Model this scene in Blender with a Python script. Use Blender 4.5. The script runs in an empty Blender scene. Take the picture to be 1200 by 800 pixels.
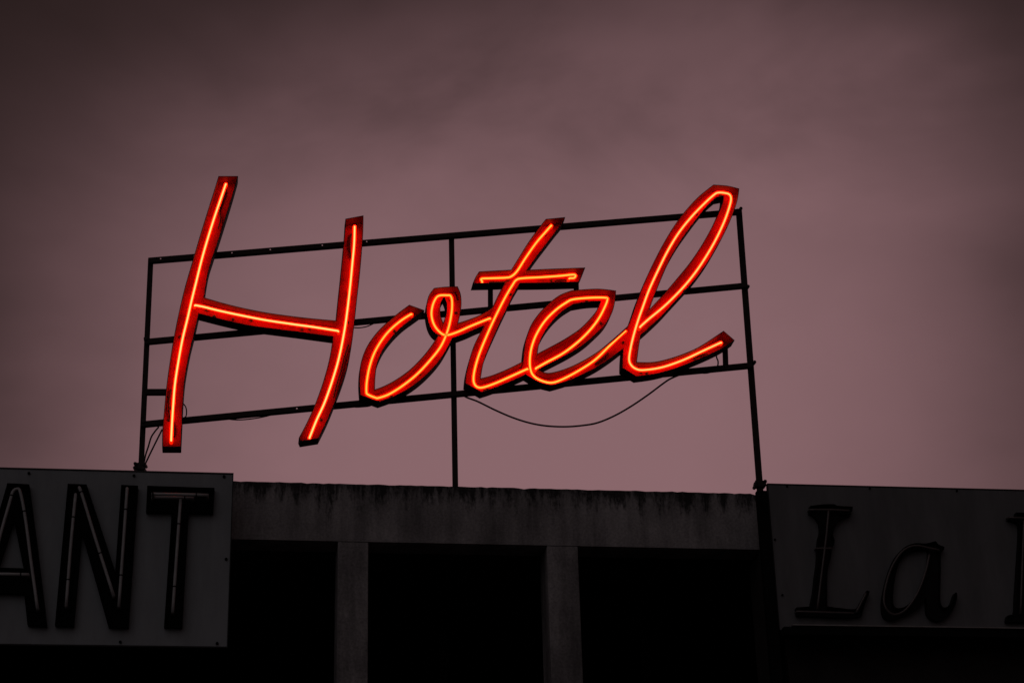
import bpy, bmesh, math, random
from mathutils import Vector, Matrix
from mathutils.geometry import delaunay_2d_cdt
random.seed(7)
scene = bpy.context.scene
COL = scene.collection
R = math.radians

# ---------------------------------------------------------------- camera
F = 2333.0                                   # focal length in pixels of a 1200 px wide frame (70 mm lens)
zc = Vector((-145, 5224, -F)).normalized()   # the world's up as the tilted camera sees it
fwd = Vector((0, 0, -1))
yc = (fwd - zc * fwd.dot(zc)).normalized()
xc = yc.cross(zc)
RW = Matrix((xc, yc, zc))                    # camera axes -> world axes
CAM = Vector((0, 0, 1.6))
cd = bpy.data.cameras.new('camera'); cam = bpy.data.objects.new('camera', cd); COL.objects.link(cam)
cam.matrix_world = Matrix.Translation(CAM) @ RW.to_4x4()
cd.lens = F * 36 / 1200; cd.sensor_width = 36; cd.clip_start = .1; cd.clip_end = 5000
scene.camera = cam

# ---------------------------------------------------------------- view, world, sun
scene.view_settings.view_transform = 'Standard'
scene.view_settings.look = 'None'
scene.view_settings.exposure = 0; scene.view_settings.gamma = 1
scene.view_settings.use_curve_mapping = False
try:
    scene.cycles.max_bounces = 8; scene.cycles.transparent_max_bounces = 12
    scene.cycles.sample_clamp_indirect = 4
except Exception: pass

def ray(px, py):
    return (RW @ Vector((px - 600, 400 - py, -F))).normalized()

world = bpy.data.worlds.new('World'); scene.world = world; world.use_nodes = True
nt = world.node_tree; nt.nodes.clear()
def N(t, **k):
    n = nt.nodes.new(t)
    for a, b in k.items(): setattr(n, a, b)
    return n
def M(op, a, b=None, c=None):
    n = N('ShaderNodeMath', operation=op)
    for i, v in enumerate((a, b, c)):
        if v is None: continue
        if isinstance(v, (int, float)): n.inputs[i].default_value = v
        else: nt.links.new(v, n.inputs[i])
    return n.outputs[0]
SUN_EL, SUN_AZ = R(2.0), R(1)
g0 = ray(600, 470)
el0 = math.asin(g0.z)
tc = N('ShaderNodeTexCoord'); sp = N('ShaderNodeSeparateXYZ'); nt.links.new(tc.outputs['Generated'], sp.inputs[0])
X, Y, Z = sp.outputs
el = M('ARCSINE', Z); az = M('ARCTAN2', X, Y)
# slow cloud cover
nz = N('ShaderNodeTexNoise'); nz.inputs['Scale'].default_value = 5.0; nz.inputs['Detail'].default_value = 4.0
nz.inputs['Roughness'].default_value = .5
mp = N('ShaderNodeMapping'); mp.inputs['Scale'].default_value = (1, 1, 1.7); mp.inputs['Location'].default_value = (.3, .1, .4)
nt.links.new(tc.outputs['Generated'], mp.inputs[0]); nt.links.new(mp.outputs[0], nz.inputs['Vector'])
nf = nz.outputs['Fac']
wob = M('MULTIPLY', M('SUBTRACT', nf, .5), .13)
up = M('MAXIMUM', M('ADD', M('SUBTRACT', M('SUBTRACT', el, el0), M('MULTIPLY', M('MINIMUM', az, .3), .07)), wob), 0)
de = M('POWER', M('DIVIDE', up, R(10.0)), 3.0)
da = M('POWER', M('DIVIDE', M('ABSOLUTE', M('ADD', M('SUBTRACT', az, .012), wob)), R(14.9)), 3.4)
glow = M('EXPONENT', M('MULTIPLY', M('ADD', de, da), -1))
glow = M('MULTIPLY', glow, M('ADD', .86, M('MULTIPLY', nf, .28)))
# ragged darker cloud base hanging in the higher sky, thin mottling everywhere
mp2 = N('ShaderNodeMapping'); mp2.inputs['Rotation'].default_value = (0, R(-22), 0); mp2.inputs['Scale'].default_value = (5, 5, 11); mp2.inputs['Location'].default_value = (1.7, .2, 2.1)
nt.links.new(tc.outputs['Generated'], mp2.inputs[0])
n2 = N('ShaderNodeTexNoise'); n2.inputs['Scale'].default_value = 1.0; n2.inputs['Detail'].default_value = 5; n2.inputs['Roughness'].default_value = .52; n2.inputs['Distortion'].default_value = .5
nt.links.new(mp2.outputs[0], n2.inputs['Vector'])
def SM(v, a, b, lo, hi):
    r = N('ShaderNodeMapRange', interpolation_type='SMOOTHSTEP'); nt.links.new(v, r.inputs[0])
    for i, x in enumerate((a, b, lo, hi)): r.inputs[i+1].default_value = x
    return r.outputs[0]
base = M('MULTIPLY', SM(n2.outputs['Fac'], .38, .66, 0, 1), SM(el, R(25), R(33), .07, .44))
glow = M('MULTIPLY', glow, M('SUBTRACT', 1.05, base))
mix = N('ShaderNodeMix', data_type='RGBA')
mix.inputs[6].default_value = (.0175, .0098, .0092, 1)     # heavy cloud away from the afterglow
mix.inputs[7].default_value = (.243, .131, .143, 1)       # afterglow through the cloud
nt.links.new(glow, mix.inputs[0])
bg = N('ShaderNodeBackground'); nt.links.new(mix.outputs[2], bg.inputs[0]); bg.inputs[1].default_value = 1.0
sky = N('ShaderNodeTexSky'); sky.sky_type = 'NISHITA'; sky.sun_disc = False
sky.sun_elevation = SUN_EL; sky.sun_rotation = SUN_AZ
bg2 = N('ShaderNodeBackground'); nt.links.new(sky.outputs[0], bg2.inputs[0]); bg2.inputs[1].default_value = .0012
add = N('ShaderNodeAddShader'); nt.links.new(bg.outputs[0], add.inputs[0]); nt.links.new(bg2.outputs[0], add.inputs[1])
wo = N('ShaderNodeOutputWorld'); nt.links.new(add.outputs[0], wo.inputs[0])

sl = bpy.data.lights.new('sun', 'SUN'); so = bpy.data.objects.new('sun', sl); COL.objects.link(so)
sl.energy = .085; sl.angle = R(70); sl.color = (.93, .96, 1)      # last grey daylight from the clouds over the street
so.rotation_euler = Vector((.30, 1, -.62)).to_track_quat('-Z', 'Y').to_euler()

# ---------------------------------------------------------------- materials
def mat(name, col, rough=.7, metal=0., noise=0., nscale=8., bump=0., streak=False, col2=None, stretch=(1, 1, 1), spec=.5, detail=6):
    m = bpy.data.materials.new(name); m.use_nodes = True; t = m.node_tree; b = t.nodes['Principled BSDF']
    b.inputs['Roughness'].default_value = rough; b.inputs['Metallic'].default_value = metal
    b.inputs['Specular IOR Level'].default_value = spec
    b.inputs['Base Color'].default_value = (*col, 1)
    if noise:
        c = t.nodes.new('ShaderNodeTexCoord'); mpn = t.nodes.new('ShaderNodeMapping'); mpn.inputs['Scale'].default_value = stretch
        g = t.nodes.new('ShaderNodeTexNoise'); g.inputs['Scale'].default_value = nscale; g.inputs['Detail'].default_value = detail
        g.inputs['Roughness'].default_value = .65
        t.links.new(c.outputs['Object'], mpn.inputs[0]); t.links.new(mpn.outputs[0], g.inputs['Vector'])
        r = t.nodes.new('ShaderNodeValToRGB'); r.color_ramp.elements[0].position = .36; r.color_ramp.elements[1].position = .66
        d = col2 or tuple(v * (1 - noise) for v in col)
        r.color_ramp.elements[0].color = (*d, 1); r.color_ramp.elements[1].color = (*col, 1)
        t.links.new(g.outputs['Fac'], r.inputs[0]); t.links.new(r.outputs[0], b.inputs['Base Color'])
        if bump:
            bp_ = t.nodes.new('ShaderNodeBump'); bp_.inputs['Strength'].default_value = bump; bp_.inputs['Distance'].default_value = .01
            t.links.new(g.outputs['Fac'], bp_.inputs['Height']); t.links.new(bp_.outputs[0], b.inputs['Normal'])
    return m
def emis(name, col, s):
    m = bpy.data.materials.new(name); m.use_nodes = True; t = m.node_tree; t.nodes.clear()
    e = t.nodes.new('ShaderNodeEmission'); e.inputs[0].default_value = (*col, 1); e.inputs[1].default_value = s
    o = t.nodes.new('ShaderNodeOutputMaterial'); t.links.new(e.outputs[0], o.inputs[0]); return m
def gas(name, col, s, tr, f):
    m = bpy.data.materials.new(name); m.use_nodes = True; t = m.node_tree; t.nodes.clear()
    e = t.nodes.new('ShaderNodeEmission'); e.inputs[0].default_value = (*col, 1); e.inputs[1].default_value = s
    x = t.nodes.new('ShaderNodeBsdfTransparent'); x.inputs[0].default_value = (*tr, 1)
    k = t.nodes.new('ShaderNodeMixShader'); k.inputs[0].default_value = f
    t.links.new(x.outputs[0], k.inputs[1]); t.links.new(e.outputs[0], k.inputs[2])
    o = t.nodes.new('ShaderNodeOutputMaterial'); t.links.new(k.outputs[0], o.inputs[0]); return m

RED = mat('red_enamel', (.50, .005, .003), .55, noise=.4, nscale=5, detail=2.5, col2=(.22, .003, .002), spec=.12)
SIDE = mat('shaded_red_enamel', (.17, .003, .003), .6, noise=.4, nscale=7, detail=2.5, spec=.12)  # inner walls: dimness near the unlit tube ends put into a darker red
DARK = mat('dark_sheet_metal', (.030, .024, .026), .6, noise=.5, nscale=20, bump=.1)
STEEL = mat('black_rusty_steel', (.030, .020, .020), .75, noise=.6, nscale=30, bump=.3, col2=(.05, .022, .015))
BOLT = mat('bolt_steel', (.05, .035, .035), .5, metal=.4, noise=.3, nscale=60)
CORES = [emis('neon_core', (1, g, b_), 3) for g, b_ in ((.66, .24), (.48, .075), (.50, .075), (.52, .08), (.54, .17))]
GLASS = gas('neon_glass_glow', (1, .008, .0), 8.5, (1, .78, .65), .5)
TIP = gas('neon_tip', (1, .012, .0), 1.1, (1, .3, .2), .8)
WHITE = mat('grey_painted_panel', (.38, .38, .405), .55, noise=.24, nscale=5, bump=.04, stretch=(1, 1, .22))
DIM = mat('dimmed_grey_panel', (.225, .21, .22), .6, noise=.30, nscale=5, bump=.04, stretch=(1, 1, .22))  # weaker light and lens vignette on the right board put into the colour
BLACK2 = mat('faded_black_letter_paint', (.016, .012, .013), .7, noise=.4, nscale=12, spec=.2)
BLACK = mat('black_letter_paint', (.006, .006, .006), .8, noise=.3, nscale=20, spec=.1)
UNLIT = mat('unlit_tube_glass', (.58, .54, .55), .3, noise=.2, nscale=12)
UNLIT2 = mat('dark_unlit_tube_glass', (.16, .12, .12), .25, noise=.3, nscale=12)  # darker reddish-grey glass for the right board's tubes
CABLE = mat('black_cable', (.012, .011, .012), .5, noise=.3, nscale=40)
NEARBLACK = mat('dark_interior', (.012, .011, .011), .9, noise=.4, nscale=4, spec=.1)  # one near-black colour shared by room, frames, joint, upright and trough
WINGW = mat('dark_stucco', (.055, .040, .038), .9, noise=.4, nscale=6, bump=.2)
ROOF = mat('roof_felt', (.05, .05, .05), .9, noise=.3, nscale=8)
GROUND = mat('ground_asphalt', (.05, .05, .052), .85, noise=.3, nscale=2, bump=.2)
PAVE = mat('pavement_concrete', (.18, .17, .16), .85, noise=.25, nscale=3, bump=.2)

def concrete():
    m = bpy.data.materials.new('weathered_concrete'); m.use_nodes = True; t = m.node_tree; b = t.nodes['Principled BSDF']
    b.inputs['Roughness'].default_value = .9; b.inputs['Specular IOR Level'].default_value = .2
    L = t.links.new; n = t.nodes.new
    c = n('ShaderNodeTexCoord')
    def noise(scale, st, det=6, rough=.6):
        a = n('ShaderNodeMapping'); a.inputs['Scale'].default_value = st; L(c.outputs['Object'], a.inputs[0])
        g = n('ShaderNodeTexNoise'); g.inputs['Scale'].default_value = scale; g.inputs['Detail'].default_value = det
        g.inputs['Roughness'].default_value = rough; L(a.outputs[0], g.inputs['Vector']); return g.outputs['Fac']
    def mr(v, a, b_, lo, hi):
        r = n('ShaderNodeMapRange'); L(v, r.inputs[0]); r.inputs[1].default_value = a; r.inputs[2].default_value = b_
        r.inputs[3].default_value = lo; r.inputs[4].default_value = hi; return r.outputs[0]
    def mm(op, a, b_):
        r = n('ShaderNodeMath'); r.operation = op
        for i, v in enumerate((a, b_)):
            if isinstance(v, float): r.inputs[i].default_value = v
            else: L(v, r.inputs[i])
        return r.outputs[0]
    s = n('ShaderNodeSeparateXYZ'); L(c.outputs['Object'], s.inputs[0])
    # lichen and soot hanging from the coping in ragged drips (object z = 0 at the coping)
    drip = noise(9, (1, 1, .16), 5, .7); fine = noise(45, (1, 1, .5), 5, .7)
    reach = mm('ADD', mm('MULTIPLY', mm('SUBTRACT', drip, .46), .70), mm('MULTIPLY', mm('SUBTRACT', fine, .5), .30))
    edge = mm('ADD', s.outputs[2], reach)
    grime = mr(edge, -.085, .03, 0., 1.)
    streak = mr(noise(5.5, (1, 1, .12), 6, .65), .34, .64, .46, 1.02)
    blot = mr(noise(2.2, (1, 1, 1), 7, .6), .34, .66, .60, 1.1)
    grain = mr(noise(60, (1, 1, 1), 3, .7), .3, .7, .66, 1.15)
    v = mm('MULTIPLY', mm('MULTIPLY', streak, blot), grain)
    v = mm('MULTIPLY', v, mr(grime, 0., 1., 1., .14))
    k = n('ShaderNodeMix'); k.data_type = 'RGBA'; k.inputs[6].default_value = (.010, .008, .008, 1); k.inputs[7].default_value = (.57, .505, .515, 1)
    L(v, k.inputs[0]); L(k.outputs[2], b.inputs['Base Color'])
    bp_ = n('ShaderNodeBump'); bp_.inputs['Strength'].default_value = .25; bp_.inputs['Distance'].default_value = .008
    L(mm('ADD', grain, fine), bp_.inputs['Height']); L(bp_.outputs[0], b.inputs['Normal'])
    return m
CONC = concrete()

# ---------------------------------------------------------------- object helpers
def link(name, me, parent=None):
    o = bpy.data.objects.new(name, me); COL.objects.link(o)
    if parent is not None: o.parent = parent
    return o
def tag(o, label=None, cat=None, group=None, kind=None):
    for k, v in (('label', label), ('category', cat), ('group', group), ('kind', kind)):
        if v: o[k] = v
    return o
def thing(name, label, cat, loc, rot=0, group=None):
    o = link(name, None); o.location = loc; o.rotation_euler = (0, 0, rot)
    return tag(o, label, cat, group)
class MB:
    """collects vertices in the coordinates of its parent thing"""
    def __init__(s): s.v = []; s.f = []; s.m = []
    def add(s, vs, fs, mi=0):
        k = len(s.v); s.v += [tuple(v) for v in vs]; s.f += [tuple(i + k for i in f) for f in fs]; s.m += [mi] * len(fs)
    def box(s, x0, x1, y0, y1, z0, z1, mi=0):
        s.add([(x0,y0,z0),(x1,y0,z0),(x1,y1,z0),(x0,y1,z0),(x0,y0,z1),(x1,y0,z1),(x1,y1,z1),(x0,y1,z1)],
              [(0,3,2,1),(4,5,6,7),(0,1,5,4),(1,2,6,5),(2,3,7,6),(3,0,4,7)], mi)
    def prism(s, pts, y0, y1, mi=0):       # pts: (x,z) CCW seen from the front (from -y)
        n = len(pts)
        s.add([(p[0], y0, p[1]) for p in pts] + [(p[0], y1, p[1]) for p in pts],
              [tuple(range(n)), tuple(range(2*n-1, n-1, -1))] + [(i, i+n, (i+1) % n + n, (i+1) % n) for i in range(n)], mi)
    def bar(s, a, b, w, y0, y1, mi=0):     # flat bar in the xz plane between two points
        a = Vector(a); b = Vector(b); d = (b - a).normalized(); n = Vector((-d.y, d.x)) * w / 2
        s.prism([a + n * -1, b - n, b + n, a + n], y0, y1, mi)
    def cyl(s, c, axis, r, h, n=10, mi=0):
        axis = Vector(axis).normalized(); u = axis.orthogonal().normalized(); w = axis.cross(u); c = Vector(c)
        vs = []
        for k in (0, 1):
            for i in range(n):
                a = 2 * math.pi * i / n; vs.append(c + axis * h * k + (u * math.cos(a) + w * math.sin(a)) * r)
        s.add(vs, [tuple(range(n-1, -1, -1)), tuple(range(n, 2*n))] + [(i, (i+1) % n, (i+1) % n + n, i + n) for i in range(n)], mi)
    def tube(s, pts, r, n=8, mi=0, cap=True):
        pts = [Vector(p) for p in pts]; vs = []; m = len(pts); u = None
        for i, p in enumerate(pts):
            d = (pts[min(i+1, m-1)] - pts[max(i-1, 0)]).normalized()
            u = d.orthogonal().normalized() if u is None else (u - d * u.dot(d)).normalized()
            w = d.cross(u); rr = r(i / (m-1)) if callable(r) else r
            for k in range(n):
                a = 2 * math.pi * k / n; vs.append(p + (u * math.cos(a) + w * math.sin(a)) * rr)
        fs = [(i*n+k, i*n+(k+1) % n, (i+1)*n+(k+1) % n, (i+1)*n+k) for i in range(m-1) for k in range(n)]
        if cap: fs += [tuple(range(n-1, -1, -1)), tuple(range((m-1)*n, m*n))]
        s.add(vs, fs, mi)
    def build(s, name, mats, parent=None, smooth=False, bevel=0, merge=False):
        me = bpy.data.meshes.new(name); me.from_pydata(s.v, [], s.f); me.update()
        if not isinstance(mats, (list, tuple)): mats = [mats]
        for m in mats: me.materials.append(m)
        me.polygons.foreach_set('material_index', s.m)
        bm = bmesh.new(); bm.from_mesh(me)
        if merge: bmesh.ops.remove_doubles(bm, verts=bm.verts, dist=.0002)
        bmesh.ops.recalc_face_normals(bm, faces=bm.faces); bm.to_mesh(me); bm.free()
        if smooth: me.polygons.foreach_set('use_smooth', [True] * len(me.polygons))
        o = link(name, me, parent)
        if bevel:
            b = o.modifiers.new('bevel', 'BEVEL'); b.width = bevel; b.segments = 2; b.limit_method = 'ANGLE'
        return o

# ---------------------------------------------------------------- the planes things stand in
H_TOP = 6.0                                  # height of the parapet's edge
def on_height(px, py, h):
    d = ray(px, py); return CAM + d * ((h - CAM.z) / d.z)
A = on_height(273, 563.6, H_TOP); B = on_height(893, 578.4, H_TOP)
t_ = (B - A); t_.z = 0
YAW = math.atan2(t_.y, t_.x)                 # the facade recedes to the right
ORG = Vector((A.x, A.y, 0))
class Plane:
    """vertical plane; off = metres behind the facade's face. local x along it, local y into it, z up"""
    def __init__(s, off, yaw=None, org=None):
        s.yaw = YAW if yaw is None else yaw
        s.t = Vector((math.cos(s.yaw), math.sin(s.yaw), 0)); s.n = Vector((-math.sin(s.yaw), math.cos(s.yaw), 0))
        s.org = (ORG if org is None else org)
        s.off = off
    def xz(s, px, py, dy=0):
        d = ray(px, py); o = s.org + s.n * (s.off + dy)
        k = (o - CAM).dot(s.n) / d.dot(s.n); p = CAM + d * k - s.org
        return Vector((p.dot(s.t), p.z))
    def world(s, x, y, z): return s.org + s.t * x + s.n * (s.off + y) + Vector((0, 0, z))

FAC = Plane(0)
# ---------------------------------------------------------------- ground, road, pavement
def sheet(name, x0, x1, y0, y1, z0, z1, m):
    b = MB(); b.box(x0, x1, y0, y1, z0, z1); return tag(b.build(name, m), kind='structure')
b = MB(); b.add([(-2500,-2500,0),(2500,-2500,0),(2500,2500,0),(-2500,2500,0)], [(0,1,2,3)])
tag(b.build('ground', GROUND), kind='structure')
pv = MB(); pv.box(-30, 30, -2.2, .6, .004, .13); p = pv.build('pavement', PAVE); p.location = ORG; p.rotation_euler.z = YAW; tag(p, kind='structure')
pv = MB(); pv.box(-30, 30, -2.35, -2.204, .004, .14); p = pv.build('kerb', PAVE); p.location = ORG; p.rotation_euler.z = YAW; tag(p, kind='structure')
pv = MB(); pv.box(-30, 30, -9.5, -2.36, .002, .008); p = pv.build('road', GROUND); p.location = ORG; p.rotation_euler.z = YAW; tag(p, kind='structure')

# ---------------------------------------------------------------- hotel building
hotel = thing('hotel_building', 'dark weathered concrete building with a parapet beam over black openings between pillars', 'building', ORG, YAW)
f = lambda x, y, dy=0: FAC.xz(x, y, dy)
zb = f(500, 635.8).y                          # underside of the beam
x_end = f(899, 600).x
# parapet beam: front face as a fine grid whose upper edge is chipped
def beam(x0, x1, z0, z1, name):
    m = MB(); nx = int((x1-x0)/.035); rows = 4; th = .22
    vs = []; 
    for i in range(nx+1):
        x = x0 + (x1-x0)*i/nx
        e = random.gauss(0, .0014) - (abs(random.gauss(0, .006)) if random.random() < .03 else 0)
        for j in range(rows+1):
            z = z0 + (z1-z0)*j/rows
            vs.append((x, 0, z + (e if j == rows else 0)))
        vs.append((x, .02, z1 + e*.6 + .002)); vs.append((x, th, z1 + .004)); vs.append((x, th, z0)); 
    k = rows+4; fs = []
    for i in range(nx):
        for j in range(k):
            a = i*k + j; b_ = i*k + (j+1) % k; fs.append((a, b_, b_+k, a+k))
    fs += [tuple(range(k)), tuple(range(nx*k+k-1, nx*k-1, -1))]
    m.add([(v[0], v[1], v[2]-H_TOP) for v in vs], fs)
    o = m.build(name, CONC, hotel); o.location = (0, 0, H_TOP); return o
xl = f(-120, 640).x
beam(xl, x_end, zb, H_TOP, 'parapet_beam')
SILL = 3.9
def pillar(pa, pb, mt=CONC):
    x0, x1 = f(*pa).x, f(*pb).x
    m = MB(); m.box(x0, x1, .004, .30, SILL-H_TOP, zb-H_TOP)
    o = m.build('pillar', mt, hotel, bevel=.006); o.location = (0, 0, H_TOP); return x0, x1
P1 = pillar((396, 640), (431.8, 640)); P2 = pillar((641, 645), (677.5, 645)); P3 = pillar((891.5, 655), (901, 655), WINGW)
m = MB(); m.box(xl, x_end, 0, .24, -H_TOP+.13, SILL-H_TOP); o = m.build('wall', CONC, hotel); o.location = (0,0,H_TOP)
m = MB(); m.box(xl, x_end+.003, -.04, .26, SILL-.0, SILL+.05); m.build('sill', CONC, hotel)
# dark room behind the openings
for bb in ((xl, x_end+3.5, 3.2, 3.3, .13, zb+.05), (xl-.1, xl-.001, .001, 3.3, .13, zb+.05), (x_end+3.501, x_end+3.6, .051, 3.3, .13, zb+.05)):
    m = MB(); m.box(*bb); m.build('interior_wall', NEARBLACK, hotel)
m = MB(); m.box(xl, x_end+3.5, .31, 3.199, 3.7, 3.88); m.build('floor', NEARBLACK, hotel)
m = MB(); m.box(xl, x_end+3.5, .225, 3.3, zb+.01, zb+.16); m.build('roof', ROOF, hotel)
# wing to the right, behind the second signboard
xr1 = x_end + 3.5
m = MB(); m.box(x_end+.07, xr1, .05, .30, .13, H_TOP-.16); m.build('wing_wall', WINGW, hotel)
m = MB(); m.box(x_end+.003, x_end+.067, .12, .30, .13, H_TOP-.1); m.build('wall_joint', NEARBLACK, hotel)
# black window frames set deep in the openings
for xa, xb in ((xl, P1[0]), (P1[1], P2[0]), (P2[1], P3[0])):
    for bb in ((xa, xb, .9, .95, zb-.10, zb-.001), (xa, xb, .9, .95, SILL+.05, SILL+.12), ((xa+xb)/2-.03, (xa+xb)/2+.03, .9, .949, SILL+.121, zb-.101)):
        m = MB(); m.box(*bb); m.build('window_frame', NEARBLACK, hotel)

# ---------------------------------------------------------------- outlines
def crom(p0, p1, p2, p3, n):
    out = []
    for i in range(n):
        t = i / n; out.append(.5*((2*p1) + (p2-p0)*t + (2*p0-5*p1+4*p2-p3)*t*t + (3*p1-p0-3*p2+p3)*t**3))
    return out
def smooth_path(pts, n=4):
    q = [Vector(p) for p in pts]; out = []
    for i in range(len(q)-1):
        out += crom(q[max(i-1, 0)], q[i], q[i+1], q[min(i+2, len(q)-1)], n)
    return out + [q[-1]]
def outline(pts, n=4):
    """pts: (x, y[, flag]) in order, flag 1 = corner, 2 = corner whose following edge is left open. Returns points, open flags"""
    k = next((i for i, p in enumerate(pts) if len(p) > 2), None)
    if k is None:
        q = [Vector(p[:2]) for p in pts]; m = len(q); out = []
        for i in range(m): out += crom(q[i-1], q[i], q[(i+1) % m], q[(i+2) % m], n)
        return out, [False]*len(out)
    pts = pts[k:] + pts[:k] + [pts[k]]
    out = []; op = []; run = [pts[0]]
    for p in pts[1:]:
        run.append(p)
        if len(p) > 2:
            s = smooth_path([r[:2] for r in run], n if len(run) > 2 else 1)[:-1]
            out += s; op += [False]*len(s)
            if len(run) == 2 and run[0][2] == 2: op[-1] = True
            run = [p]
    return out, op
def area(l): return sum(l[i-1].x*l[i].y - l[i].x*l[i-1].y for i in range(len(l)))/2
def inset(loop, op, w):
    """material lies on the left of a CCW loop; each closed edge moves w inward"""
    n = len(loop); out = []
    for i in range(n):
        p0, p1, p2 = loop[i-1], loop[i], loop[(i+1) % n]
        d1 = (p1-p0).normalized(); d2 = (p2-p1).normalized()
        n1 = Vector((-d1.y, d1.x)); n2 = Vector((-d2.y, d2.x))
        w1 = 0 if op[i-1] else w; w2 = 0 if op[i] else w
        c = d1.x*d2.y - d1.y*d2.x
        if abs(c) < .08: q = p1 + (n1*w1 + n2*w2)*.5 if w1 == w2 else p1 + n1*w1*.5 + n2*w2*.5
        else:
            a = p1 + n1*w1; b_ = p1 + n2*w2; t = ((b_.x-a.x)*d2.y - (b_.y-a.y)*d2.x)/c; q = a + d1*t
            if (q-p1).length > 3*w: q = p1 + (q-p1).normalized()*3*w
        out.append(q)
    return out
def channel(name, plane, outer, holes, depth, mats, parent, rim=.0045, n=4, wall=0):
    """open-fronted sheet metal channel letter: mats = (inside, outside)"""
    m = MB(); loops = []
    for pts, want in [(outer, 1)] + [(h, -1) for h in holes]:
        l, op = outline(pts, n); l = [plane.xz(p.x, p.y) for p in l]
        if area(l) * want < 0: 
            l = l[::-1]; op = op[::-1]; op = op[1:] + op[:1]
        loops.append((l, op, inset(l, op, rim)))
    yb = depth - .004
    for l, op, ins in loops:
        k = len(l); vs = []
        for a, b_ in zip(l, ins):
            vs += [(a.x, 0, a.y), (a.x, depth, a.y), (b_.x, 0, b_.y), (b_.x, yb, b_.y)]
        fo = []; fi = []
        for i in range(k):
            if op[i]: continue
            j = (i+1) % k
            fo += [(4*i, 4*j, 4*j+1, 4*i+1), (4*i, 4*i+2, 4*j+2, 4*j)]
            fi += [(4*i+2, 4*i+3, 4*j+3, 4*j+2)]
        m.add(vs, fo, 1); m.add(vs, fi, wall)
    for which, y, mi in ((0, yb, 0), (0, depth, 1)):
        vs = []; es = []
        for l, op, ins in loops:
            src = ins if y == yb else l
            s0 = len(vs); vs += list(src); es += [(s0+i, s0+(i+1) % len(src)) for i in range(len(src))]
        r = delaunay_2d_cdt(vs, es, [], 0, 1e-6)
        def inside(c):
            t = 0
            for l, op, ins in loops:
                src = ins if y == yb else l; cnt = False
                for i in range(len(src)):
                    a, b_ = src[i-1], src[i]
                    if (a.y > c.y) != (b_.y > c.y) and c.x < (b_.x-a.x)*(c.y-a.y)/(b_.y-a.y)+a.x: cnt = not cnt
                t += cnt
            return t == 1
        fs = [tuple(ff) for ff in r[2] if inside(sum((r[0][i] for i in ff), Vector((0, 0)))/len(ff))]
        m.add([(v.x, y, v.y) for v in r[0]], fs, mi)
    me_mats = list(mats)
    me = bpy.data.meshes.new(name); me.from_pydata(m.v, [], m.f); me.update()
    for x in me_mats: me.materials.append(x)
    me.polygons.foreach_set('material_index', m.m)
    return link(name, me, parent)
def P3d(plane, pts, dy):
    return [Vector((q.x, dy, q.y)) for q in (plane.xz(p[0], p[1], dy) for p in pts)]

# ---------------------------------------------------------------- the neon sign
SOFF = -.03                                     # the letters' faces, behind the parapet's face
mid = FAC.world(FAC.xz(532, 570, SOFF + .12).x, SOFF + .12, 0)
SYAW = YAW
sn = Vector((-math.sin(SYAW), math.cos(SYAW), 0))
sign_org = mid - sn * .12
SG = Plane(0, SYAW, sign_org)
sign = thing('neon_sign', 'large red neon Hotel sign in joined script on a black steel frame above the roof', 'neon sign', sign_org, SYAW)
DEP = .105; YR = DEP + .004                    # channel depth; rails sit right behind

H_out = [(256,206.4,1),(279,206.4,1),(277,214),(271.5,233),(264,257),(257,279),(250,300),(244,320),(239.4,348.5,1),
         (260,354.5),(284,360.5),(312,366),(340,370),(366,373),(393.5,375.4,1),
         (396,350),(399,322),(402,292),(404,270),(404.8,256.4,1),(426,252.4,1),(425.6,272),(424,296),(421.5,324),(418.5,350),(415.5,378),(412.5,402),(408.5,424),(402,446),(393,470),(383.5,493),(373.4,513.6,1),
         (352,517,1),(350.2,512.6,1),(359.5,495),(368.5,475),(377,452),(383.5,430),(387.5,412),(390,394.6,1),
         (372,392.2),(350,389.2),(320,385.4),(298,382.6),(284,380),(262,375),(233,367.6,1),
         (228,390),(223.5,408),(219.5,428),(216.5,448),(214.6,472),(213.4,498),(212.2,523.6,1),(190,523.6,1),(190.2,505),(192,484),(194.5,457),(198,430),(203.5,396),(210,364),(217,335),(225.5,306),(234,277),(243,248),(250,226)]
H_tubes = [[(264.6,215.6),(260,229),(252,252.5),(244,278),(236.5,304),(229.5,332),(224.5,352),(220,372),(214,397),(209,424),(205,450),(203,474),(201.6,495),(200.6,515)],
           [(229,357.6),(240,359.6),(256,363.6),(280,369),(310,375),(340,379.4),(368,383),(396,387.4)],
           [(415.6,265.6),(415,286),(413,308),(410.5,334),(407,364),(403.5,388),(397.5,418),(390,444),(380.5,471),(371,492),(363,512)]]
o_out = [(479.6,357,1),(497.4,363.4,1),(488,370.5),(473,381.5),(460,394.5),(449.5,409),(442.5,425),(440,441),(439.4,456,1),
         (450,452),(464,444.5),(480,433),(495,418),(506,404),(513,393,1),
         (507,388),(502.5,380),(499.8,368),(499.8,357),(502.5,346),(508.6,337.4,1),(521,336),(536.4,335.4,1),(540,345),(540.8,356),(539.6,367),(537,378.2,1),
         (548,374.6),(560,370),(570,364.6),(577,360,2),(567,382,1),(559,385),(548,390),(539,393.4),(530.5,396.2,1),
         (526,405),(518,418.5),(508,431),(494,444.5),(478,456),(461,464.8),(444,471,1),(422,463,1),
         (421,446),(422.2,428),(427,412),(434.5,398.5),(446,384.5),(460,372),(470,364)]
o_hole = [(520.4,348.5,1),(523,356),(522.8,367),(519.4,378,1),(516.4,369),(516.4,357)]
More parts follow.
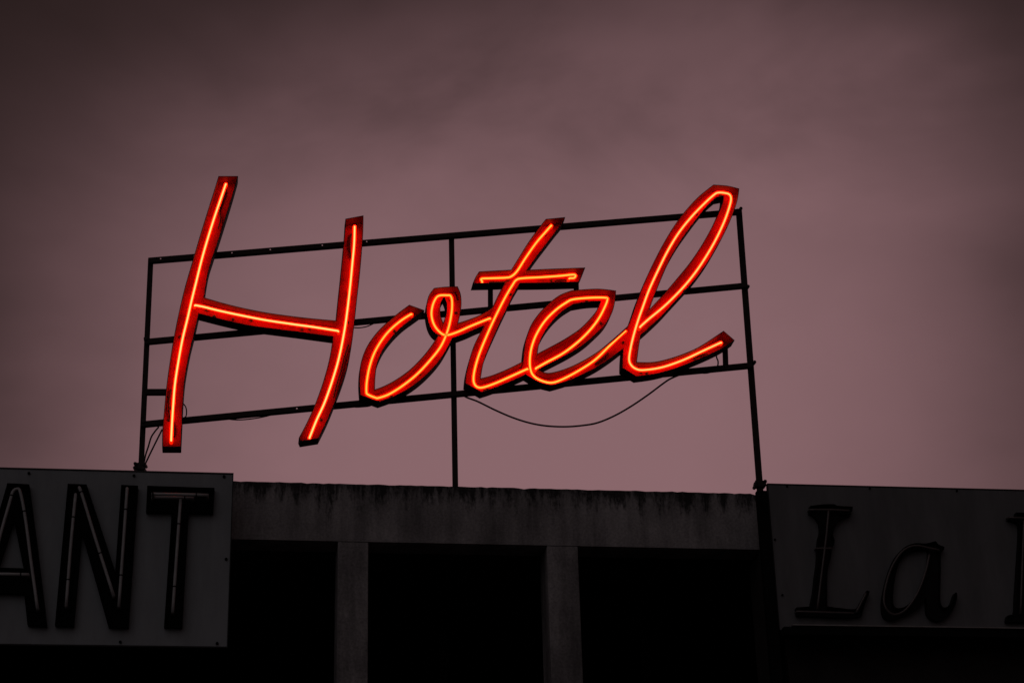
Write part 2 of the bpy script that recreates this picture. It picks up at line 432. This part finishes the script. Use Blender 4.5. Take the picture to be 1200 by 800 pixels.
o_tubes = [[(482,368),(470,375.4),(457,386.5),(447,399),(438.5,414),(433,430),(430,446),(429.4,458),(431,462),(440,466),(444,466),(456,461.5),(472,451.5),(489,438),(505,421),(517,405),(525,386),(529,368),(529.8,354),(528,347),(524,346),(515.5,346),(511,349),(507,358),(505.6,369),(508.5,380),(515,388.5),(523,392.4),(536,389),(552,382),(574,373)]]
t_out = [(639.6,256.6,1),(662.4,254.4,1),(660,261),(652,271),(642,284),(632,297),(624,308),(618,316,1),(652,314.6),(686,313.4,1),(682.5,322),(678.4,330.6,1),(644,331.6),(609.6,332,1),
         (602,345),(595,360),(588,374.5),(580,392),(572.5,409),(566.5,426),(563.4,443,1),
         (575,440),(588,435),(600,429.6),(613,423,2),(616,439,1),(604,444.6),(588,451.4),(576,456),(564.4,459.8,1),(545,449,1),
         (546.4,436),(550.5,419),(556.5,402),(567,382,2),(577,360,1),(583.5,346),(591.2,331.4,1),(573,332),(553.8,332.4,1),(557,325),(561.4,318,1),(580,317),(599,316,1),
         (608,301.5),(618,285.5),(629,270)]
t_tubes = [[(565,329.5),(564.4,326.4),(575,326),(592,325.6),(599,324),(606,317.5),(616,302),(628,285),(638,273.5),(646,264.4)],
           [(668,325.6),(673,325.4),(673,322),(656,323.4),(636,324.6),(612,325.8),(605,328),(600.6,334),(592,348.5),(580,372),(570,394),(561.5,415),(556.5,432),(554.8,444),(556.5,450.5),(561,453.6),(568,453.2),(582,448.4),(600,440.4),(618,432)]]
e_out = [(613,423,1),(613.8,412),(616,398),(622,381),(632,366.5),(644,354.5),(656,345.6),(670,340,1),(700,338.2),(722,340.4,1),(721,352),(717.5,366),(710,379.5),(699,391),(686,402.4),(672,411.6),(657,419.8),(631.5,432.6,1),
         (638,436),(646,436.4),(662,432),(680,424),(700,412),(719,396.5),(736,381.4,2),(730,409,1),(716,419.6),(700,430),(682,439.2),(665,446.4),(647,451.6,1),(630,447),(616,439,2)]
e_hole = [(630,414,1),(632,403),(638,390),(648,376),(660,364.4),(672,356.6,1),(688,354),(703.4,353,1),(699.6,362.5),(692,372.5),(680,384.6),(668,393),(655,400.8)]
e_tubes = [[(628.5,431),(640,424.4),(660,413.6),(678,400),(692,386),(702,372.5),(709,359),(711.8,351),(709.6,349),(692,349),(672,350.6),(664,354),(652,362.5),(639,375.5),(629,391),(623.2,406),(621,420),(621.6,432),(625,440),(633,445.4),(646,448.2),(660,443.6),(680,433),(698,421),(716,403.5),(733,387.6)]]
l_out = [(836,216.4,1),(852,217.6),(866.4,221,1),(864.4,234),(859.5,249.5),(851,269.5),(840,290),(827.5,310.5),(814,328.5),(800,344),(788,357),(776,370),(763,382.4),(751,393,1),(748.6,407),(746.4,424,1),
         (764,424),(780,421),(800,414.6),(820,405.6),(848,387.4,1),(861,398.6,1),(848,407.4),(832,415.4),(812,424),(792,431.6),(770,437.8),(746,441.4,1),(729,431,1),
         (729.2,420),(730,409,2),(736,381.4,1),(740.4,370),(746.5,352),(754.5,332),(764.5,310),(777.5,285),(791,263),(804,246),(819,230)]
l_hole = [(847.6,230,1),(846.4,238),(840,254),(832,270),(822,287.5),(808.5,307.5),(793,326.5),(778,344),(761.4,362,1),(764.5,353),(768.5,343),(774.5,328),(784,306.5),(795,287),(807,269.5),(819,253.5),(831,239.5),(840,231.5,1)]
l_tubes = [[(750.5,382.6),(760,374),(778,359),(795,342.5),(808,328),(821,310.5),(836,286),(847.5,262.5),(854,245),(856.6,234),(855,228.6),(850,226.4),(842,225.6),(837,228),(826,238),(811,253.5),(796,272),(783,293),(770.5,318),(760.5,340),(753.5,359),(747.5,376),(742.5,393),(739,408),(737.2,421),(739.6,428),(746,432.4),(755,433.2),(776,430),(800,422),(824,411),(845,401.2)]]

def trim_ends(pts, dy_tube):
    """3-D centre line with short returns into the back plate at both ends, where the electrodes sit"""
    return pts
TR = .0056; YT = .058
LETTER_NO = [0]
def neon_letter(outer, holes, tubes, bolts=(), kinks=()):
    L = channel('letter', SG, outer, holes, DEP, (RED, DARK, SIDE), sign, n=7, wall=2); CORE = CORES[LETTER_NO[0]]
    L['label'] = ('tall red letter H', 'red letter o with a small loop', 'red letter t with a crossbar', 'red letter e', 'tall looped red letter l')[LETTER_NO[0]]; LETTER_NO[0] += 1
    for tb in tubes:
        c = smooth_path(tb, 6); pts = P3d(SG, [(p.x, p.y) for p in c], YT)
        # hand-bent glass is never quite even
        ph = random.random()*6
        pts = [p + Vector((0, .003*math.sin(i*.21+ph), 0)) for i, p in enumerate(pts)]
        a0 = pts[0] + Vector((0, .034, 0)) + (pts[0]-pts[1]).normalized()*.006
        a1 = pts[-1] + Vector((0, .034, 0)) + (pts[-1]-pts[-2]).normalized()*.006
        e0 = pts[0] + Vector((0, .010, 0)) + (pts[0]-pts[1]).normalized()*.004
        e1 = pts[-1] + Vector((0, .010, 0)) + (pts[-1]-pts[-2]).normalized()*.004
        full = [e0] + pts + [e1]
        b = MB(); b.tube(full, TR, 8); core = b.build('neon_tube', CORE, L, smooth=True)
        b = MB(); b.tube(full, TR*1.95, 10); b.build('tube_glass', GLASS, L, smooth=True)
        for q, e in ((a0, e0), (a1, e1)):
            b = MB(); b.cyl(e, q-e, .0125, (q-e).length+.008, 10); b.build('electrode', TIP, L)
        # glass stand-offs
        step = max(14, len(pts)//4)
        for i in range(step//2, len(pts)-4, step):
            b = MB(); y_ = DEP-.0045-YT; p = pts[i]; b.tube([p + Vector((0, t, 0)) for t in (.014, y_-.009, y_-.008, y_)], lambda k: .005 if k < .5 else .012, 8)
            b.build('tube_support', BOLT, L)
    for (x, y) in bolts:
        q = SG.xz(x, y, DEP-.006); b = MB(); b.tube([(q.x, y_, q.y) for y_ in (DEP-.020, DEP-.0135, DEP-.013, DEP-.0045)], lambda k: .005 if k < .5 else .010, 8)
        b.build('bolt', BOLT, L)
    for k in kinks:                             # thin dark strand set behind the tube
        pts = P3d(SG, [(p.x, p.y) for p in smooth_path(k, 5)], YT+.028)
        b = MB(); b.tube(pts, .0055, 6); b.build('dark_strand', CABLE, L, smooth=True)
    return L
neon_letter(H_out, [], H_tubes, [(211,395),(251,371),(273,374),(354,386),(376,492),(201,478),(388,396),(198,492),(366,502),(407,378),(207,432)],
            [[(265,222),(263,230),(260,238),(257,247),(258.5,256),(256,268)],[(411.5,274),(410,284),(410.5,296),(412,304)],[(408,404),(403,420),(399,436),(394,452),(391,466)],[(200.5,456),(198,468),(198,482),(200,490)],[(203,494),(204.6,504),(203,512)]])
neon_letter(o_out, [o_hole], o_tubes, [(492,438),(443,468),(534,367),(462,388)], [[(528,339),(534,345),(536,352)]])
neon_letter(t_out, [], t_tubes, [(568,457),(598,345),(646,329)], [[(573,330.6),(582,330.8),(594,330.6)],[(650,329.6),(656,328),(664,328.4)],[(596,436.5),(603,432),(611,430)]])
neon_letter(e_out, [e_hole], e_tubes, [(730,401.5),(647,449.6),(704,379)], [[(697,426.5),(706,419.6),(713,413.6)]])
neon_letter(l_out, [l_hole], l_tubes, [(816,251),(854,247),(801,340),(758,437),(757,346),(842,272),(814,420)], [[(813,417.6),(821,416),(829,414.6)],[(760,384),(766,379.6),(772,374)]])

# frame ---------------------------------------------------------------
def rail(pts, w=6.0, holes=()):
    """steel angle: a front flange with punched holes and a flange running back from its lower edge"""
    (xa, ya), (xb, yb) = pts
    a = SG.xz(xa, ya, YR); b_ = SG.xz(xb, yb, YR); d = (b_-a).normalized(); n = Vector((-d.y, d.x)); hw = w*.0056/2
    outer = [a-n*hw, b_-n*hw, b_+n*hw, a+n*hw]
    loops = [outer]
    for (hx, hy) in holes:
        c = SG.xz(hx, hy, YR); s = (c-a).dot(d); c = a + d*s + n*hw*.15
        loops.append([c + Vector((math.cos(t), math.sin(t)))*.0052 for t in [2*math.pi*i/8 for i in range(8)]])
    vs = []; es = []
    for l in loops:
        s0 = len(vs); vs += l; es += [(s0+i, s0+(i+1) % len(l)) for i in range(len(l))]
    r = delaunay_2d_cdt(vs, es, [], 0, 1e-7); cs = [sum(l, Vector((0, 0)))/len(l) for l in loops[1:]]
    fs = [tuple(q) for q in r[2] if all(((sum((r[0][i] for i in q), Vector((0, 0)))/len(q))-c).length > .0048 for c in cs)]
    m = MB()
    for y in (YR, YR+.004): m.add([(v.x, y, v.y) for v in r[0]], fs)
    for k, l in enumerate(loops):
        q = len(l); m.add([(p.x, YR, p.y) for p in l]+[(p.x, YR+.004, p.y) for p in l], [(i, (i+1) % q, (i+1) % q+q, i+q) for i in range(q)])
    lo = [a-n*hw, b_-n*hw, b_-n*(hw-.004), a-n*(hw-.004)]
    m.prism(lo, YR+.004, YR+.036)
    return m.build('rail', STEEL, sign, merge=True)
rail([(174,304.6),(869,247)], 6.2, [(188,300.5),(272,297.8),(317,294),(378,289),(430,284.6),(228,301)])
rail([(170,399.6),(874,333.6)], 6.0)
rail([(165,496.4),(882,427)], 6.2, [(348,479)])
def post(pts, w=6.2, name='post', foot=True, dy=.040):
    m = MB(); y0 = YR+dy-.001; y1 = y0+.034; hw = w*.0056/2
    q = [SG.xz(x, y, y0) for x, y in pts]
    for i in range(len(q)-1): m.bar(q[i], q[i+1], 2*hw, y0, y1)
    return m.build(name, STEEL, sign, bevel=.002)
def ext(p, q, y):                                # continue a post down onto the roof slab
    return (p[0] + (q[0]-p[0])*(y-p[1])/(q[1]-p[1]), y)
post([(176.6,302.6), (165,551), ext((176.6,302.6),(165,551),566)])
post([(529.4,278), (533.9,569), ext((529.4,278),(533.9,569),573)])
post([(866.4,244.5), (891.6,576), ext((866.4,244.5),(891.6,576),582)], 6.8)
# short pieces that carry the letters
def bracket(a, b_, w=5.6):
    m = MB(); y0 = YR-.0006; m.bar(SG.xz(*a, y0), SG.xz(*b_, y0), w*.0056, y0-.003, y0+.030); return m.build('bracket', STEEL, sign)
bracket((171,458.6),(200,458.6),6.4)
bracket((575,330),(575,362)); bracket((675.4,324),(676,352)); bracket((850,398),(851,430)); bracket((497,372),(497,368))
# clamps at the feet and small bolts at the joints
def clamp(x, y, dirs):
    y0 = YR+.036; c = SG.xz(x, y, y0)
    m = MB(); m.box(c.x-.028, c.x+.030, y0+.042, y0+.052, c.y-.016, c.y+.028); m.build('clamp', STEEL, sign, bevel=.003)
    m = MB(); m.box(c.x-.033, c.x+.033, y0-.012, y0-.002, c.y-.022, c.y+.024)
    o = m.build('clamp', STEEL, sign, bevel=.003)
    for (dx, dz, s) in dirs:
        b = MB(); q0 = Vector((c.x+dx*.0056, y0, c.y+dz*.0056)); ax = Vector((.12, 1, .1)).normalized()
        b.tube([q0+ax*t for t in (-.036, -.029, -.028, .055, .056, .064)], lambda k: (.006 if k < .3 or k > .9 else .0115)*s, 6)
        b.build('nut', BOLT, o)
clamp(164.6, 546.5, [(-5.4, 2.4, 1), (-5.8, -2.6, 1), (5.0, 2.4, .9), (4.2, -3.4, 1)])
clamp(890.4, 567, [(-5.8, -2.6, 1.1), (6.2, 2.6, 1.1), (5.6, -1.6, .9), (-5, 1.2, .9)])
for x, y in ((170.4,397),(168,493.5),(876.4,336),(884,424.6),(868,244.8)):
    c = SG.xz(x, y, YR); b = MB(); b.cyl((c.x, YR-.012, c.y), (0, 1, 0), .012, .035, 6); b.build('bolt', BOLT, sign)
# bright drilled studs on the top and lower rails catch no light: left as real holes in the rails

# cables --------------------------------------------------------------
def cable(pts, r, label, dy=YR+.02, name='cable', sag=True, group=None, back=None):
    c = smooth_path(pts, 7); q = []
    for i, p in enumerate(c):
        k = i/(len(c)-1); d = dy + (0 if not sag else -.05*math.sin(math.pi*k))
        xz = SG.xz(p.x, p.y, d); q.append(Vector((xz.x, d, xz.y)))
    o0 = q[0].copy(); b = MB(); b.tube([p - o0 for p in q], r, 7); o = b.build(name, CABLE, None, smooth=True)
    o.location = sign_org + SG.t*o0.x + SG.n*o0.y + Vector((0, 0, o0.z)); o.rotation_euler.z = SYAW
    return tag(o, label, 'cable', group)
cable([(538,459),(546,465),(560,470.4),(580,480.2),(600,488.8),(620,495.2),(640,498.8),(662,499.8),(682,498.4),(700,495.2),(720,487),(740,475.6),(760,462),(776,450),(785,444),(795,439.6),(803,436)], .0062,
      'long black cable hanging in a deep loop below the t, e and l', sag=True)
cable([(839,414),(840,419.4),(841.4,423),(841,428.4),(837,433.6),(830,436.6),(822,436.8),(812,434),(800,435)], .0052, 'short black cable curling from the foot of the l to the lower rail', sag=False)
cable([(186,500),(181,506),(177,512.5),(173.8,523),(170.6,533),(168,546)], .0055, 'curved black cable nearest the left post above the ANT board', sag=False)
cable([(190,503),(186,511),(181,521),(175.6,532),(169,546)], .0055, 'straighter black cable right of the curved one at the left post foot', sag=False, dy=YR+.03)
cable([(262,489.4),(272,491.4),(284,491.6),(300,489.8),(314,487),(326,483)], .0042, 'thin wire sagging just below the lower rail under the H', sag=False)
cable([(215,473),(217.6,476.6),(218.6,482),(217.8,487.6),(214,490)], .0042, 'tiny loop of wire at the right edge of the H foot', sag=False)
cable([(413,383.6),(420,384),(428,383),(435,380.4),(441,377)], .0042, 'short thin wire under the middle rail between H and o', sag=False)
cable([(409,475),(416,476.8),(426,476.4),(434,475.2),(441,471)], .0042, 'thin wire along the lower rail at the bottom of the o', sag=False)

# ---------------------------------------------------------------- signboards
def board(name, label, off, corners, m, edge_m, yaw=None, x_hidden=None):
    PL = Plane(off)
    q = [PL.xz(*c) for c in corners]            # tl, tr, br, bl
    o0 = PL.world(q[0].x, 0, 0); th = thing(name, label, 'signboard', o0, YAW)
    return PL, q, th, q[0].x
def local(PL, x0):
    class Q(Plane):
        def xz(s, px, py, dy=0):
            v = Plane.xz(s, px, py, dy); return Vector((v.x - x0, v.y))
    k = Q(PL.off); return k
BO = -.17
# left board: ... A N T
PL, q, lb, x0 = board('signboard', 'grey signboard at left with unlit black letters A N T', BO, [(-110,547),(272.6,554.8),(263.4,758.5),(-118,751)], WHITE, DARK)
LP = local(PL, x0)
c = [LP.xz(*p) for p in [(-110,547),(272.6,554.8),(263.4,758.5),(-118,751)]]
zt = (c[0].y+c[1].y)/2; zbm = (c[2].y+c[3].y)/2
m = MB(); m.prism([(0,zbm),(c[1].x,zbm),(c[1].x,zt),(0,zt)], 0, .012); m.build('panel', WHITE, lb)
for a0, a1, b0, b1 in ((-.006, c[1].x+.006, zt, zt+.008), (-.006, c[1].x+.006, zbm-.008, zbm)):
    m = MB(); m.box(a0, a1, -.005, .024, b0, b1); m.build('edge_trim', DARK, lb)
m = MB(); m.box(c[1].x, c[1].x+.006, -.005, .024, zbm, zt); m.build('edge_trim', DARK, lb)
for xx in (.3, c[1].x*.5, c[1].x-.2):
    m = MB(); m.box(xx-.02, xx+.02, .013, -BO-.002, H_TOP-.3, H_TOP-.02); m.build('support', STEEL, lb)
def board_letter(LPp, th, outer, holes, tubes, depth, mats, tube_m, tr=.010, yt=1.45, n=3, name='letter', supports=True):
    class Front(Plane):
        def xz(s, px, py, dy=0): return LPp.xz(px, py, dy)
    L = channel(name, Front(0), outer, holes, depth, mats, None, rim=.003, n=n)
    L.parent = th
    for v in L.data.vertices: v.co.y -= depth + .0015
    for tb in tubes:
        if isinstance(tb[0], float): yt_ = tb[0]; tb = tb[1:]
        else: yt_ = yt
        dy = -depth*yt_ - .0015
        cc = smooth_path(tb, 4); pts = [Vector((a.x, dy, a.y)) for a in (LPp.xz(p.x, p.y, dy) for p in cc)]
        pts = [pts[0] + Vector((0, depth*yt_-.01, 0))] + pts + [pts[-1] + Vector((0, depth*yt_-.01, 0))]
        b = MB(); b.tube(pts, tr, 8); b.build('unlit_tube', tube_m, L, smooth=True)
        if supports:
            for k in (.3, .72):
                b = MB(); i = int(k*(len(pts)-1)); d = (pts[i+1]-pts[i]).normalized(); b.tube([pts[i]-d*.004, pts[i]+d*.004], tr*1.12, 8)
                b.build('tube_clip', BLACK, L)
    return L
LM = (BLACK, BLACK)
A_out = [(9.5,569,1),(35,570.4,1),(45.5,650,1),(55.7,735,1),(33,734,1),(29,697,1),(-5,696.4,1),(-15,733,1),(-38,732.5,1)]
A_hole = [(17,611,1),(28.4,668.4,1),(-1,667.6,1)]
bl_ = board_letter(LP, lb, A_out, [A_hole], [[(-18,712),(-3,640),(12,586),(15,576),(20,572.6),(24,577),(30,609),(37,662),(44,712)],[(-10,672),(33,672.8)]], .05, LM, UNLIT); bl_['label'] = 'unlit black letter A cut by the frame edge'
N_out = [(80,569.8,1),(102,570.5,1),(135.4,672,1),(142.4,571,1),(162,572,1),(150.9,736.6,1),(127.6,736,1),(96.4,626,1),(87,735,1),(65,734.4,1)]
bl_ = board_letter(LP, lb, N_out, [], [[(88.6,579),(82.8,641),(77.6,709)],[(93,571),(97,582),(112,631),(133,697)],[(149,572),(145,631),(139.4,709)]], .05, LM, UNLIT); bl_['label'] = 'unlit black letter N'
T_out = [(172.8,572,1),(251.4,574.6,1),(249.8,603,1),(221,602.6,1),(213.6,736.5,1),(192.4,736.2,1),(201.5,602.2,1),(171.4,602,1)]
bl_ = board_letter(LP, lb, T_out, [], [[2.3,(179,578.4),(243,579.8)],[(179,582.4),(226,583.4)],[(211.6,585.7),(207,650),(202.5,716)]], .05, LM, UNLIT); bl_['label'] = 'unlit black letter T'
def bolts(LPp, th, pts, r=.010):
    for x, y in pts:
        c_ = LPp.xz(x, y); b = MB(); b.cyl((c_.x, -.010, c_.y), (0, 1, 0), r, .0095, 8); b.build('bolt', BLACK, th)
bolts(LP, lb, [(265,655),(262.6,558.4),(157,557.4),(34,554.6),(254.4,753.6),(141,752)], .009)
# lettering wire scratch on the T
# right board: La ...
cr = [(899.8,567.4),(1330,579),(1330,749),(914.6,736)]
PL, q, rb, x0 = board('signboard', 'grey signboard at right, dimmed in its colour, with thin raised letters La', BO, cr, DIM, DARK)
RP = local(PL, x0)
c = [RP.xz(*p) for p in cr]
zt = c[0].y; zbm = c[3].y - .01; xe = c[1].x
m = MB(); m.prism([(0,zbm),(xe,zbm),(xe,zt),(0,zt)], 0, .012); m.build('panel', DIM, rb)
m = MB(); m.box(-.005, xe, -.004, .024, zt, zt+.007); m.build('edge_trim', DARK, rb)
m = MB(); m.box(-.006, 0, -.004, .024, zbm, zt); m.build('edge_trim', DARK, rb)
m = MB(); m.box(-.082, -.014, -.02, .028, .135, zt-.05); m.build('support', NEARBLACK, rb)  # added near-black upright standing in for the dark gap beside the board
for xx in (.3, 1.2, 2.1):
    m = MB(); m.box(xx, xx+.04, .013, -BO+.048, zbm+.1, H_TOP-.2); m.build('support', STEEL, rb)
lz = RP.xz(925, 733.8).y - .004
m = MB(); m.box(RP.xz(925, 734).x, xe, -.075, -.003, lz-.008, lz)
m.build('ledge', mat('ledge_metal', (.42, .38, .38), .4, metal=.3, noise=.3, nscale=15), rb)
m = MB(); m.box(RP.xz(916, 738).x, xe, -.060, .05, lz-.062, lz-.013); m.build('light_trough', NEARBLACK, rb)
LMR = (BLACK2, BLACK2)
L1 = [(947.4,595,1),(963.6,593.2,1),(975,593,1),(979,595,1),(997,596,1),(996.4,600.6,1),(986,600.6),(984,604),(995,603.6,1),(994.4,606,1),(987,608),(980.5,612.5),(976,620),(973.8,629),(975.8,635),(975,641,1),(972.8,643.6,1),(971,657),(968,668),(967,686),(967.2,712.4,1),
      (985,714.6),(1000,715.4),(1006,707.4),(1013.6,693.6,1),(1016.8,695,1),(1010.4,712.4),(1007.4,723.7,1),(982,725),(958,723.6),(932.4,722.6,1),(931,713.6,1),(947.6,712.4,1),(951,695),(953,677.5),(955.4,660),(956,643.7,1),(956,641,1),(957,633),(959,625),(958,613.7),(951,605.4),(947,603.6,1)]
bl_ = board_letter(RP, rb, L1, [], [[(971,597.6),(968,630),(963,670),(958,712)],[(949,597),(972,597),(995,598)],[(934,716),(965,717),(1000,718)],[(1004,716),(1010,704),(1014.6,695)],[(957,642.2),(974,642.2)]], .045, LMR, UNLIT2, tr=.0075, yt=1.0, supports=False); bl_['label'] = 'thin capital L with serifs'
a_out = [(1094,636,1),(1097,640),(1104,643,1),(1103.4,646.6),(1100,650),(1099.8,670),(1099,696),(1099.6,708),(1102,713),(1107,713),(1112,708),(1116,697),(1119,698),(1117.6,708),(1112,720),(1104,727),(1095,729),(1087,724.6),(1083.6,716),(1082.8,702),
         (1076,712),(1064,720),(1052,725),(1042,728),(1034,723.6),(1031.6,710),(1034,692),(1040,670),(1048,653),(1058,643),(1070,638.6),(1082,639)]
a_hole = [(1086,647),(1080,645.6),(1068,646.4),(1057,653),(1049,668),(1045.6,684),(1044,700),(1045,711),(1050,714.6),(1060,711.4),(1070,701),(1078,686),(1084,668)]
bl_ = board_letter(RP, rb, a_out, [a_hole], [[(1100,644),(1088,641.6),(1074,639),(1062,642.4),(1052,652),(1043,669),(1037,690),(1036,706),(1041,716),(1049,719.6),(1060,715),(1070,703),(1078,688),(1085,668),(1089,650)]], .045, LMR, UNLIT2, tr=.0075, yt=1.0, supports=False); bl_['label'] = 'thin slanted letter a'
I3 = [(1179,610.4,1),(1187,607.6),(1188,602.6,1),(1216,603.6,1),(1216,610,1),(1210,614),(1208,640),(1206,690),(1205,714),(1216,721),(1216,731,1),(1177,730,1),(1178,723),(1186,720),(1187.4,700),(1190,660),(1192,625),(1190,614.4)]
bl_ = board_letter(RP, rb, I3, [], [[(1182,606),(1214,607.4)],[(1200,610),(1198,660),(1196,718)]], .045, LMR, UNLIT2, tr=.0075, yt=1.0, supports=False); bl_['label'] = 'thin serifed letter cut by the frame edge'
bolts(RP, rb, [(922,569.6),(1019,572.2),(1121,575),(908,632),(916.6,697)], .0065)
